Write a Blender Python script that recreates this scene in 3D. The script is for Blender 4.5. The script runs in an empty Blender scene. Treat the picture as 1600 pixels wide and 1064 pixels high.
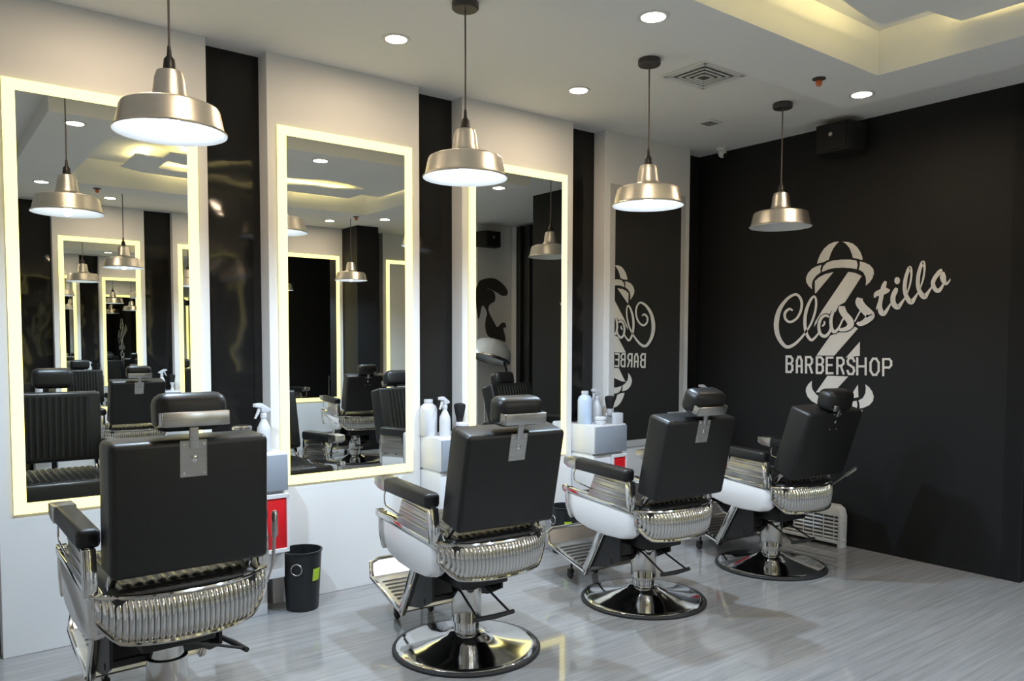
import bpy, bmesh, math, random
from mathutils import Vector, Matrix
random.seed(7)
scene = bpy.context.scene
COL = scene.collection
PI = math.pi

# ---------------------------------------------------------------- camera, world, exposure
F_PX, CY_PX, CAM_H = 1233.38, 599.76, 1.45
YAW, PITCH, ROLL = 0.913311, -0.0512856, 0.00243720
_f = Vector((math.cos(PITCH) * math.cos(YAW), math.cos(PITCH) * math.sin(YAW), math.sin(PITCH)))
_r = Vector((math.sin(YAW), -math.cos(YAW), 0))
_u = _r.cross(_f)
CR = math.cos(ROLL) * _r + math.sin(ROLL) * _u
CU = -math.sin(ROLL) * _r + math.cos(ROLL) * _u
cam_data = bpy.data.cameras.new('camera')
cam = bpy.data.objects.new('camera', cam_data)
COL.objects.link(cam)
m3 = Matrix((CR, CU, -_f)).transposed()
cam.matrix_world = Matrix.Translation((0, 0, CAM_H)) @ m3.to_4x4()
cam_data.sensor_width = 36.0
cam_data.lens = F_PX / 1600 * 36
cam_data.shift_y = (CY_PX - 532) / 1600
cam_data.clip_start = 0.05
scene.camera = cam

world = bpy.data.worlds.new('world')
scene.world = world
world.use_nodes = True
world.node_tree.nodes['Background'].inputs[0].default_value = (0.75, 0.82, 1.0, 1)
world.node_tree.nodes['Background'].inputs[1].default_value = 0.0
scene.view_settings.view_transform = 'Standard'
scene.view_settings.look = 'None'
scene.view_settings.gamma = 1
scene.view_settings.use_curve_mapping = False
scene.view_settings.exposure = 0.07

# light strengths (lamps of the place)
BULB_W, DOWN_E, BAND_E, LED_E = 98.0, 245.0, 2.45, 17.0

# ---------------------------------------------------------------- room measures
YW, YB = 4.226, 4.346          # front of the white panels, back of the recesses
XB = 5.345                      # black logo wall
XBY = 1.86                     # where the black wall ends
YO, YOB = -1.65, -1.75         # opposite wall panels / recess
XL, XR = -1.6, 6.57
ZC, ZS, ZU = 3.012, 2.90, 3.135  # ceiling, soffit underside, coffer top

def ray(u, v):
    return CR * ((u - 800) / F_PX) + CU * ((CY_PX - v) / F_PX) + _f
def on_black_wall(u, v):
    d = ray(u, v); t = XB / d.x
    return (t * d.y, CAM_H + t * d.z)       # (y, z) on the black wall

# ---------------------------------------------------------------- materials
MATS = {}
def mat(name, col=(.5, .5, .5), rough=.5, metal=0.0, emit=None, es=0.0, coat=0.0, trans=0.0, spec=.5, ior=1.45):
    m = bpy.data.materials.new(name); m.use_nodes = True
    b = m.node_tree.nodes['Principled BSDF']
    b.inputs['Base Color'].default_value = (*col, 1)
    b.inputs['Roughness'].default_value = rough
    b.inputs['Metallic'].default_value = metal
    b.inputs['Coat Weight'].default_value = coat
    b.inputs['Coat Roughness'].default_value = .08
    b.inputs['Transmission Weight'].default_value = trans
    b.inputs['Specular IOR Level'].default_value = spec
    b.inputs['IOR'].default_value = ior
    if emit:
        b.inputs['Emission Color'].default_value = (*emit, 1)
        b.inputs['Emission Strength'].default_value = es
    MATS[name] = m
    return m
def add_noise(m, scale=(1, 1, 1), nscale=20, lo=(.5, .5, .5), hi=(.6, .6, .6), p0=.35, p1=.65, bump=0, rough=None, detail=4, dist=0.0):
    nt = m.node_tree; b = nt.nodes['Principled BSDF']
    tc = nt.nodes.new('ShaderNodeTexCoord'); mp = nt.nodes.new('ShaderNodeMapping')
    mp.inputs['Scale'].default_value = scale
    nz = nt.nodes.new('ShaderNodeTexNoise'); nz.inputs['Scale'].default_value = nscale
    nz.inputs['Detail'].default_value = detail; nz.inputs['Distortion'].default_value = dist
    cr = nt.nodes.new('ShaderNodeValToRGB')
    cr.color_ramp.elements[0].position = p0; cr.color_ramp.elements[0].color = (*lo, 1)
    cr.color_ramp.elements[1].position = p1; cr.color_ramp.elements[1].color = (*hi, 1)
    L = nt.links.new
    L(tc.outputs['Object'], mp.inputs['Vector']); L(mp.outputs[0], nz.inputs['Vector'])
    L(nz.outputs['Fac'], cr.inputs[0]); L(cr.outputs[0], b.inputs['Base Color'])
    if bump:
        bp = nt.nodes.new('ShaderNodeBump'); bp.inputs['Strength'].default_value = bump
        bp.inputs['Distance'].default_value = .01
        L(nz.outputs['Fac'], bp.inputs['Height']); L(bp.outputs[0], b.inputs['Normal'])
    if rough:
        mr = nt.nodes.new('ShaderNodeMapRange')
        mr.inputs['To Min'].default_value = rough[0]; mr.inputs['To Max'].default_value = rough[1]
        L(nz.outputs['Fac'], mr.inputs[0]); L(mr.outputs[0], b.inputs['Roughness'])
    return m

M_WALL = mat('white_paint', rough=.55, spec=.4); add_noise(M_WALL, nscale=1.5, lo=(.74, .737, .73), hi=(.76, .757, .75))
M_CEIL = mat('ceiling_paint', rough=.75, spec=.3); add_noise(M_CEIL, nscale=1.2, lo=(.82, .815, .80), hi=(.84, .835, .82))
M_BLACKWALL = mat('black_wall_paint', rough=.62, spec=.35); add_noise(M_BLACKWALL, nscale=1.3, lo=(.0066, .0067, .0070), hi=(.0080, .0081, .0085))
M_GLOSS = mat('black_acrylic', (.012, .011, .011), .05, spec=.35); add_noise(M_GLOSS, scale=(1, 1, 1), nscale=2.2, lo=(.010, .010, .010), hi=(.014, .013, .012), bump=.55, detail=2)
M_FLOOR = mat('polished_grey_floor', rough=.12, spec=.5)
def floor_nodes(m):
    nt = m.node_tree; b = nt.nodes['Principled BSDF']; L = nt.links.new
    tc = nt.nodes.new('ShaderNodeTexCoord')
    outs = []
    for sc, ns in (((.55, 14, 1), 3.0), ((1.4, 60, 1), 2.0), ((.5, 1.2, 1), 1.5)):
        mp = nt.nodes.new('ShaderNodeMapping'); mp.inputs['Scale'].default_value = sc
        mp.inputs['Rotation'].default_value = (0, 0, math.radians(4))
        nz = nt.nodes.new('ShaderNodeTexNoise'); nz.inputs['Scale'].default_value = ns; nz.inputs['Detail'].default_value = 5
        L(tc.outputs['Object'], mp.inputs[0]); L(mp.outputs[0], nz.inputs['Vector']); outs.append(nz)
    mx = nt.nodes.new('ShaderNodeMix'); mx.data_type = 'FLOAT'; mx.inputs[0].default_value = .4
    L(outs[0].outputs['Fac'], mx.inputs[2]); L(outs[1].outputs['Fac'], mx.inputs[3])
    mx2 = nt.nodes.new('ShaderNodeMix'); mx2.data_type = 'FLOAT'; mx2.inputs[0].default_value = .25
    L(mx.outputs[0], mx2.inputs[2]); L(outs[2].outputs['Fac'], mx2.inputs[3])
    cr = nt.nodes.new('ShaderNodeValToRGB')
    cr.color_ramp.elements[0].position = .36; cr.color_ramp.elements[0].color = (.215, .215, .215, 1)
    cr.color_ramp.elements[1].position = .62; cr.color_ramp.elements[1].color = (.328, .329, .328, 1)
    L(mx2.outputs[0], cr.inputs[0]); L(cr.outputs[0], b.inputs['Base Color'])
    mr = nt.nodes.new('ShaderNodeMapRange'); mr.inputs['To Min'].default_value = .03; mr.inputs['To Max'].default_value = .08
    L(outs[1].outputs['Fac'], mr.inputs[0]); L(mr.outputs[0], b.inputs['Roughness'])
floor_nodes(M_FLOOR)
M_MIRROR = mat('mirror_silver', (.80, .82, .80), .0, 1.0)
M_BAND = mat('lit_frosted_band', (.12, .12, .10), .5, emit=(1.0, .87, .275), es=BAND_E)
M_BAND_OFF = mat('unlit_frosted_band', (.52, .51, .49), .35, .0)
M_VINYL = mat('black_vinyl', rough=.40, spec=.5); add_noise(M_VINYL, nscale=120, lo=(.009, .009, .009), hi=(.0125, .0125, .0125), bump=.03)
M_GLOSSVINYL = mat('glossy_black_vinyl', (.012, .012, .012), .26, spec=.8)
M_CHROME = mat('chrome', (.72, .72, .71), .09, 1.0)
M_PEWTER = mat('brushed_steel', (.52, .51, .49), .28, 1.0); add_noise(M_PEWTER, scale=(1, 1, 40), nscale=8, lo=(.47, .46, .45), hi=(.56, .55, .53))
M_NICKEL = mat('spun_nickel', (.50, .46, .41), .34, 1.0); add_noise(M_NICKEL, scale=(1, 1, 30), nscale=10, lo=(.73, .68, .60), hi=(.77, .72, .64))
M_ENAMEL = mat('white_enamel', (.70, .70, .71), .22, coat=.4)
M_RUBBER = mat('black_rubber', (.02, .02, .021), .6)
M_BLACKMETAL = mat('black_metal', (.012, .012, .013), .4)
M_SHADE_IN = mat('white_shade_lining', (.76, .76, .76), .5)
M_BULB = mat('lit_bulb', (1, 1, 1), .4, emit=(.80, .90, 1.0), es=24)
M_BULB_OFF = mat('unlit_bulb', (.8, .8, .8), .3)
M_DOWN = mat('downlight_glow', (1, 1, 1), .4, emit=(1.0, .77, .52), es=DOWN_E)
M_TRIM = mat('white_plastic', (.72, .72, .71), .4)
M_CORD = mat('grey_cord', (.10, .09, .085), .6)
M_CAB = mat('white_laminate', (.66, .67, .69), .28); add_noise(M_CAB, nscale=2, lo=(.65, .66, .68), hi=(.68, .69, .71))
M_GREYLAM = mat('blue_grey_laminate', (.27, .30, .345), .35)
M_RED = mat('red_laminate', (.62, .012, .018), .28)
M_BIN = mat('black_bin_plastic', (.014, .015, .017), .35)
M_GREEN = mat('green_label', (.42, .58, .03), .5)
M_DECAL = mat('silver_grey_decal', rough=.55); add_noise(M_DECAL, nscale=3, lo=(.66, .645, .62), hi=(.70, .685, .66))
M_DECALBLACK = mat('black_decal', (.010, .010, .0105), .62, spec=.35)
M_OPAQUE = mat('white_bottle_plastic', (.60, .61, .64), .35)
M_BLUEB = mat('pale_blue_bottle', (.50, .60, .75), .25)
M_INDIGO = mat('indigo_jar', (.06, .06, .14), .2)
M_GLASS = mat('clear_glass', (.9, .92, .92), .03, trans=.85, ior=1.3)
M_BRISTLE = mat('black_bristle', (.008, .008, .009), .8)
M_HEATER = mat('ivory_plastic', (.58, .58, .56), .4)
M_HEATDARK = mat('grey_grille', (.17, .17, .165), .5)
M_ORANGE = mat('orange_bulb', (.65, .16, .05), .35)
M_GREYFIX = mat('dark_bronze_fixture', (.06, .052, .048), .45)
M_MURAL = mat('dark_mural_decal', (.045, .042, .038), .6)
M_BLUEWHITE = mat('translucent_hood', (.80, .86, .90), .25, trans=.15)
M_LED = mat('warm_led_strip', (1, .9, .5), .4, emit=(1.0, .83, .36), es=LED_E)
M_SLAT = mat('black_slat', (.02, .022, .024), .3)
M_CONC = mat('dark_brown_panel', (.05, .03, .022), .3)

# ---------------------------------------------------------------- mesh builder
class MB:
    def __init__(s): s.bm = bmesh.new()
    def _new(s, verts, M=None):
        if M is not None:
            for v in verts: v.co = M @ v.co
    def box(s, c, d, bevel=0, seg=2, M=None, rot=None):
        t = bmesh.new()
        bmesh.ops.create_cube(t, size=1)
        for v in t.verts: v.co = Vector((v.co.x * d[0], v.co.y * d[1], v.co.z * d[2]))
        if bevel: bmesh.ops.bevel(t, geom=t.edges[:], offset=bevel, segments=seg, profile=.5, affect='EDGES')
        R = Matrix.Translation(c)
        if rot: R = R @ (Matrix.Rotation(rot[2], 4, 'Z') @ Matrix.Rotation(rot[1], 4, 'Y') @ Matrix.Rotation(rot[0], 4, 'X'))
        if M is not None: R = M @ R
        for v in t.verts: v.co = R @ v.co
        s._merge(t); return s
    def _merge(s, t):
        mp = {v: s.bm.verts.new(v.co) for v in t.verts}
        for f in t.faces:
            try: s.bm.faces.new([mp[v] for v in f.verts])
            except ValueError: pass
        t.free()
    def bar(s, a, b, w, h, bevel=0, up=(0, 0, 1)):
        a, b = Vector(a), Vector(b); d = (b - a); L = d.length; d.normalize()
        u = Vector(up); x = d.cross(u)
        if x.length < 1e-4: x = d.cross(Vector((1, 0, 0)))
        x.normalize(); z = x.cross(d)
        M = Matrix((x, d, z)).transposed().to_4x4(); M.translation = (a + b) / 2
        return s.box((0, 0, 0), (w, L, h), bevel, M=M)
    def tube(s, pts, r, n=10, cap=True, closed=False):
        pts = [Vector(p) for p in pts]; rings = []; N = len(pts)
        prev = None
        for i, p in enumerate(pts):
            if closed: d = pts[(i + 1) % N] - pts[i - 1]
            else: d = pts[min(i + 1, N - 1)] - pts[max(i - 1, 0)]
            d.normalize()
            if prev is None:
                x = d.cross(Vector((0, 0, 1)))
                if x.length < 1e-3: x = d.cross(Vector((1, 0, 0)))
            else: x = prev - d * prev.dot(d)
            x.normalize(); prev = x; y = d.cross(x)
            rr = r[i] if isinstance(r, (list, tuple)) else r
            rings.append([s.bm.verts.new(p + (x * math.cos(2 * PI * k / n) + y * math.sin(2 * PI * k / n)) * rr) for k in range(n)])
        for i in range(N if closed else N - 1):
            A, B = rings[i], rings[(i + 1) % N]
            for k in range(n): s.bm.faces.new((A[k], A[(k + 1) % n], B[(k + 1) % n], B[k]))
        if cap and not closed: s.bm.faces.new(rings[0][::-1]); s.bm.faces.new(rings[-1])
        return s
    def lathe(s, prof, n=40, c=(0, 0, 0), M=None, cap=True):
        rings = []
        for r, z in prof:
            if r < 1e-5: rings.append([s.bm.verts.new(s._t((c[0], c[1], c[2] + z), M))])
            else: rings.append([s.bm.verts.new(s._t((c[0] + r * math.cos(2 * PI * k / n), c[1] + r * math.sin(2 * PI * k / n), c[2] + z), M)) for k in range(n)])
        for A, B in zip(rings, rings[1:]):
            for k in range(n):
                k2 = (k + 1) % n
                if len(A) == 1 and len(B) == 1: continue
                if len(A) == 1: s.bm.faces.new((A[0], B[k2], B[k]))
                elif len(B) == 1: s.bm.faces.new((A[k], A[k2], B[0]))
                else: s.bm.faces.new((A[k], A[k2], B[k2], B[k]))
        if cap:
            for R in (rings[0], rings[-1]):
                if len(R) > 2: s.bm.faces.new(R)
        return s
    def _t(s, p, M):
        p = Vector(p); return M @ p if M is not None else p
    def prism(s, poly, a, b, axis='x', bevel=0):
        def P(p, t):
            if axis == 'x': return (t, p[0], p[1])
            if axis == 'y': return (p[0], t, p[1])
            return (p[0], p[1], t)
        t = bmesh.new()
        A = [t.verts.new(P(p, a)) for p in poly]; B = [t.verts.new(P(p, b)) for p in poly]
        n = len(poly)
        t.faces.new(A); t.faces.new(B[::-1])
        for i in range(n): t.faces.new((A[i], B[i], B[(i + 1) % n], A[(i + 1) % n]))
        bmesh.ops.recalc_face_normals(t, faces=t.faces[:])
        if bevel: bmesh.ops.bevel(t, geom=t.edges[:], offset=bevel, segments=2, profile=.5, affect='EDGES')
        if n > 4: bmesh.ops.triangulate(t, faces=[f for f in t.faces if len(f.verts) > 4])
        s._merge(t); return s
    def grid(s, fn, nu, nv):
        V = [[s.bm.verts.new(fn(i / nu, j / nv)) for j in range(nv + 1)] for i in range(nu + 1)]
        for i in range(nu):
            for j in range(nv): s.bm.faces.new((V[i][j], V[i + 1][j], V[i + 1][j + 1], V[i][j + 1]))
        return s
    def mesh(s, name, m, ang=35, recalc=True):
        if recalc: bmesh.ops.recalc_face_normals(s.bm, faces=s.bm.faces[:])
        me = bpy.data.meshes.new(name); s.bm.to_mesh(me); s.bm.free()
        for p in me.polygons: p.use_smooth = True
        me.set_sharp_from_angle(angle=math.radians(ang))
        me.materials.append(m)
        return me
    def obj(s, name, m, parent=None, loc=None, rz=0, ang=35):
        return place(name, s.mesh(name, m, ang), parent, loc, rz)
def place(name, me, parent=None, loc=None, rz=0):
    o = bpy.data.objects.new(name, me); COL.objects.link(o)
    if parent: o.parent = parent
    if loc: o.location = loc
    if rz: o.rotation_euler = (0, 0, rz)
    return o
def tag(o, label=None, cat=None, group=None, kind=None):
    if label: o['label'] = label
    if cat: o['category'] = cat
    if group: o['group'] = group
    if kind: o['kind'] = kind
    return o
def thing(name, label, cat, loc=(0, 0, 0), rz=0, group=None):
    o = bpy.data.objects.new(name, None); COL.objects.link(o)
    o.empty_display_size = .1
    o.location = loc; o.rotation_euler = (0, 0, rz)
    return tag(o, label, cat, group)
def struct(name, mb, m, ang=35):
    return tag(mb.obj(name, m, ang=ang), kind='structure')
CACHE = {}
def part(key, name, parent, make, m, ang=35, loc=None, rz=0):
    """one shared mesh per key; a new object each time"""
    if key not in CACHE:
        b = MB(); make(b); CACHE[key] = b.mesh(name, m, ang)
    return place(name, CACHE[key], parent, loc, rz)

# ================================================================= STRUCTURE
fl = struct('floor', MB().box(((XL + XR + .3) / 2, (YO - .2 + YB) / 2, -.05), (XR - XL + .6, YB - YO + .5, .1)), M_FLOOR)
# ceiling with a hole for the coffer: four slabs joined as one ceiling, soffit, coffer
SX0, SX1, SY0, SY1 = .77, 4.648, -.09, 2.666        # soffit outline
CX0, CX1, CY0, CY1 = 1.2, 4.216, .25, 2.235         # coffer opening
b = MB()
x0, x1, y0, y1 = XL - .15, XR + .3, YO - .25, YB + .15
for (a, c, d, e) in ((x0, CX0, y0, y1), (CX1, x1, y0, y1), (CX0, CX1, y0, CY0), (CX0, CX1, CY1, y1)):
    b.box(((a + c) / 2, (d + e) / 2, ZC + .05), (c - a, e - d, .1))
ceil = struct('ceiling', b, M_CEIL)
b = MB()
for (a, c, d, e) in ((SX0, CX0, SY0, SY1), (CX1, SX1, SY0, SY1), (CX0, CX1, SY0, CY0), (CX0, CX1, CY1, SY1)):
    b.box(((a + c) / 2, (d + e) / 2, (ZS + ZC) / 2), (c - a, e - d, ZC - ZS))
b.obj('soffit', M_CEIL, ceil)
b = MB()
W = .03
for (a, c, d, e) in ((CX0 - W, CX0, CY0 - W, CY1 + W), (CX1, CX1 + W, CY0 - W, CY1 + W), (CX0, CX1, CY0 - W, CY0), (CX0, CX1, CY1, CY1 + W)):
    b.box(((a + c) / 2, (d + e) / 2, (ZC + .1 + ZU) / 2), (c - a, e - d, ZU - ZC - .1))
b.box(((CX0 + CX1) / 2, (CY0 + CY1) / 2, ZU + .02), (CX1 - CX0 + .1, CY1 - CY0 + .1, .04))
b.obj('coffer', M_CEIL, ceil)
# floating panel with stepped corners and a wavy slot
up = [(1.84, 1.08), (1.84, 1.30), (2.6, 1.36), (2.6, 1.95), (3.95, 2.08), (3.93, 1.85), (4.19, 1.80), (4.19, .62)]
lo = [(3.96, .62), (3.96, .33), (2.3, .33), (1.83, .36), (1.62, .5), (1.62, 1.08)]
slot_top = [(1.9, 1.00), (2.05, .93), (2.25, .92), (2.5, 1.04), (2.75, 1.00), (3.05, .97), (3.35, 1.10), (3.6, 1.06), (3.85, .93)]
slot_bot = [(3.6, .74), (3.35, .76), (3.05, .62), (2.75, .66), (2.5, .72), (2.25, .58), (2.05, .60), (1.9, .66)]
b = MB()
b.prism([(1.62, .95), (1.62, 1.08)] + up[:-1] + [(4.19, .93)] + [(3.85, .93)] + slot_top[::-1][1:] + [(1.9, .95)], 3.045, 3.058, 'z')
b.prism([(1.62, .95), (1.9, .95), (1.9, .66)] + slot_bot[::-1][1:] + [(3.85, .93), (4.19, .93), (4.19, .62)] + lo[:-1], 3.045, 3.058, 'z')
b.obj('cloud_panel', M_CEIL, ceil, ang=20)
b = MB()
for a, c in (((1.72, .56, 3.066), (1.72, 1.06, 3.066)), ((2.0, .44, 3.066), (3.9, .44, 3.066)), ((4.06, .7, 3.066), (4.06, 1.75, 3.066)), ((2.7, 1.88, 3.066), (3.88, 1.98, 3.066)), ((1.95, 1.22, 3.066), (2.6, 1.26, 3.066)), ((2.0, 1.12, 3.066), (3.7, 1.18, 3.066))):
    b.bar(a, c, .02, .012)
b.obj('led_strip', M_LED, ceil)

# back wall (mirror wall) with white raised panels and black gloss recess sheets
wb = struct('wall_back', MB().box(((XL + XB) / 2, YB + .06, 1.5), (XB - XL + .4, .1, 3.1)), M_BLACKWALL)
PX = [-.941 + 1.266 * i for i in range(5)]      # left edges of the white panels (first lies left of the picture)
for i, x in enumerate(PX):
    MB().box((x + .475, (YW + YB + .03) / 2, ZC / 2), (.95, YB + .03 - YW, ZC), .002, 1).obj('wall_panel', M_WALL, wb)
for i in range(4):
    xa = PX[i] + .95; xb_ = PX[i + 1]
    MB().box(((xa + xb_) / 2, YB + .005, ZC / 2), (xb_ - xa, .012, ZC)).obj('gloss_panel', M_GLOSS, wb)
# black logo wall with its return
bw = struct('wall_right', MB().box((XB + .2, (XBY + YB + .1) / 2, 1.51), (.4, YB + .1 - XBY, 3.02)), M_BLACKWALL)
struct('wall_far_right', MB().box((XR + .1, (YO + YB) / 2, 1.51), (.2, YB - YO + .4, 3.02)), M_WALL)
struct('wall_passage', MB().box(((XB + XR) / 2, XBY + .06, 1.51), (XR - XB, .1, 3.02)), M_BLACKWALL)
struct('wall_left', MB().box((XL - .05, (YO + YB) / 2, 1.51), (.1, YB - YO + .4, 3.02)), M_WALL)
# opposite wall
wo = struct('wall_front', MB().box(((XL + XR) / 2, YOB - .06, 1.51), (XR - XL + .3, .1, 3.1)), M_BLACKWALL)
OX = [-1.185, .081, 1.347, 2.613, 3.879]
for x in OX:
    MB().box((x + .475, (YO + YOB - .03) / 2, ZC / 2), (.95, YO - YOB + .03, ZC), .002, 1).obj('wall_panel', M_WALL, wo)
MB().box((5.74, (YO + YOB - .03) / 2, ZC / 2), (.58, YO - YOB + .03, ZC), .002, 1).obj('wall_panel', M_WALL, wo)
for x in OX[:4]:
    MB().box((x + .95 + .158, YOB - .005, ZC / 2), (.316, .012, ZC)).obj('gloss_panel', M_GLOSS, wo)
# column, mural block
tag(MB().box((4.99, -1.43, ZC / 2), (.32, .44, ZC), .004, 1).obj('wall_column', M_BLACKWALL), kind='structure')
wm = struct('wall_mural', MB().box((6.28, (-.1 + YOB) / 2, ZC / 2), (.56, -.1 - YOB, ZC)), M_WALL)
# black vertical slats along the far right wall
sl = thing('slat_screen', 'black vertical slat screen standing beside the white mural wall', 'screen', (XR - .02, .0, 0))
MB().box((-.005, .9, 1.5), (.02, 1.7, 2.99)).obj('backing', M_BLACKMETAL, sl)
for k in range(9):
    part('slat', 'slat', sl, lambda b: b.box((0, 0, 1.5), (.06, .075, 2.98), .006, 1), M_SLAT, loc=(-.04, .16 + k * .19, 0))

# ================================================================= MIRRORS
def mirror(x0, y, facing, label, lit=True, w=.842, group=None, h=1.977, z0=.658, off=None):
    t = thing('wall_mirror', label, 'mirror', (x0, y, z0), 0 if facing > 0 else PI, group)
    bw_ = .052; th = .012
    # local: facing +1 -> glass looks to -y
    part(('glass', w), 'mirror_glass', t, lambda b: b.box((w / 2, -th / 2 - .0005, h / 2), (w - 2 * bw_ + .002, th + .001, h - 2 * bw_ + .002)), M_MIRROR)
    part(('mbox', w), 'mirror_back', t, lambda b: b.box((w / 2, -th / 2 + .001, h / 2), (w - .004, th - .004, h - .004)), M_TRIM)
    def band(b):
        for c, d in (((w / 2, -th + .0015, bw_ / 2), (w, .003, bw_)), ((w / 2, -th + .0015, h - bw_ / 2), (w, .003, bw_)),
                     ((bw_ / 2, -th + .0015, h / 2), (bw_, .003, h - 2 * bw_)), ((w - bw_ / 2, -th + .0015, h / 2), (bw_, .003, h - 2 * bw_))):
            b.box(c, d)
    part(('band', lit, w), f'light_band_{off}_offscreen' if off else 'light_band', t, band, M_BAND if lit else M_BAND_OFF)
    return t
ML = ['tall lit mirror behind the first barber chair, at the open end of the row',
      'tall lit mirror on white panel between first and second chairs',
      'tall lit mirror on white panel behind the second barber chair',
      'tall mirror with unlit frosted border reflecting the barbershop logo']
for i in range(4):
    mirror((.382, 1.642, 2.903, 4.168)[i], YW, 1, ML[i], lit=(i < 3), w=.840, h=1.971, z0=.660)
mirror(OX[1] + .898, YO, -1, 'tall mirror with unlit border on the opposite wall', False)
for x, off in zip(OX[2:], ('opposite_entrance', 'opposite_middle', 'opposite_column')):
    mirror(x + .056 + .842, YO, -1, 'tall lit mirror on the opposite wall' + (', next to the black column' if x > 3.8 else ''), True, group='mirrors on the opposite wall', off=off)
mirror(5.50 + .50, YO, -1, 'narrow lit mirror on the opposite wall beside the black column', True, w=.50, off='opposite_narrow')

# ================================================================= PENDANTS
def pendant(x, y, label, lit=True, group=None, off=None):
    t = thing('pendant_lamp', label, 'pendant lamp', (x, y, ZC), 0, group)
    zr = 2.215 - ZC            # rim height
    part('canopy', 'canopy', t, lambda b: b.lathe([(0, 0), (.058, 0), (.062, -.006), (.062, -.03), (.056, -.036), (0, -.036)], 28), M_GREYFIX)
    part('cord', 'cord', t, lambda b: b.tube([(0, 0, -.03), (0.001, 0, -.3), (0, 0, zr + .27)], .0042, 8), M_CORD)
    part('socket', 'socket', t, lambda b: b.lathe([(0, zr + .31), (.006, zr + .31), (.009, zr + .275), (.019, zr + .262), (.022, zr + .232), (.022, zr + .215), (0, zr + .215)], 20), M_BLACKMETAL)
    sh = part('shade', 'shade', t, lambda b: b.lathe([(.1955, zr - .002), (.197, zr + .004), (.190, zr + .008), (.1865, zr + .014), (.172, zr + .082), (.166, zr + .092), (.150, zr + .099), (.100, zr + .106),
        (.078, zr + .112), (.066, zr + .122), (.060, zr + .135), (.052, zr + .195), (.044, zr + .218), (.022, zr + .225), (0, zr + .226)], 64, cap=False), M_NICKEL, 25)
    part('lining', 'lining', sh, lambda b: b.lathe([(.1955, zr - .002), (.184, zr + .012), (.168, zr + .080), (.150, zr + .093), (.070, zr + .106), (.050, zr + .13), (0, zr + .13)], 64, cap=False), M_SHADE_IN)
    part(('bulb', lit), f'bulb_{off}_offscreen' if off else 'bulb', t, lambda b: b.lathe([(0, zr + .02), (.018, zr + .024), (.030, zr + .04), (.033, zr + .058), (.028, zr + .08), (.016, zr + .105), (.014, zr + .13), (0, zr + .13)], 24), M_BULB if lit else M_BULB_OFF)
    if lit:
        l = bpy.data.lights.new('bulb_light', 'SPOT'); l.energy = BULB_W; l.spot_size = math.radians(172); l.spot_blend = .85; l.color = (.60, .79, 1.0); l.shadow_soft_size = .022
        lo_ = bpy.data.objects.new(f'bulb_light_{off}_offscreen' if off else 'bulb_light', l); COL.objects.link(lo_); lo_.parent = t; lo_.location = (0, 0, zr + .002)
    return t
pendant(.800, 3.08, 'spun nickel pendant lamp hanging over the first barber chair, lit')
pendant(2.090, 3.065, 'spun nickel pendant lamp hanging over the second barber chair, lit')
pendant(3.300, 3.045, 'spun nickel pendant lamp before the unlit mirror, over the third chair')
pendant(4.575, 3.055, 'unlit nickel pendant lamp hanging in front of the black logo wall', lit=False)
for x in (1.83, 3.10, 4.38):
    pendant(x, -.48, 'nickel pendant lamp over the opposite row of chairs' + (', beside the black column' if x > 4 else ''), group='pendants of the opposite row', off='opposite_' + {1.83: 'entrance', 3.10: 'middle', 4.38: 'column'}[x])

# ================================================================= CEILING FITTINGS
def downlight(x, y, z, label, group=None, off=None):
    t = thing('downlight', label, 'downlight', (x, y, z), 0, group)
    part('dl_ring', 'trim_ring', t, lambda b: b.lathe([(.052, -.001), (.054, -.006), (.070, -.006), (.074, 0), (.052, 0)], 32, cap=False), M_TRIM)
    part('dl_lens', f'lens_{off}_offscreen' if off else 'lens', t, lambda b: b.lathe([(0, 0), (.053, 0), (.053, -.004), (0, -.0045)], 32), M_DOWN)
downlight(2.056, 3.644, ZC, 'round white downlight in ceiling between first and second mirrors', 'ceiling downlights near the mirrors')
downlight(3.350, 3.674, ZC, 'round white downlight in ceiling in front of the third mirror', 'ceiling downlights near the mirrors')
# just above the picture: its glint shows on the white panel over the first mirror
downlight(.79, 3.65, ZC, 'round white downlight in ceiling above the first mirror', 'ceiling downlights near the mirrors', 'first_mirror')
for x, lb in ((.95, 'round downlight in the lowered soffit nearest the first mirror'), (2.68, 'round downlight in the lowered soffit near the pendant of the second chair'), (4.452, 'round downlight in soffit corner beside sprinkler and black wall')):
    downlight(x, 2.452, ZS, lb, 'downlights in the lowered soffit', 'near_soffit' if x < 1 else None)
for x in (1.04, 2.68, 4.53):
    downlight(x, .11, ZS, 'round downlight in the far side of the lowered soffit' + (', nearest the column' if x > 4 else ''), 'downlights in the far soffit', 'far_soffit_' + {1.04: 'entrance', 2.68: 'middle', 4.53: 'column'}[x])
for x in (1.83, 3.10, 4.38):
    downlight(x, -1.07, ZC, 'round downlight close to the opposite wall' + (', beside the black column' if x > 4 else ''), 'downlights by the opposite wall', 'opposite_wall_' + {1.83: 'entrance', 3.10: 'middle', 4.38: 'column'}[x])

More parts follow.
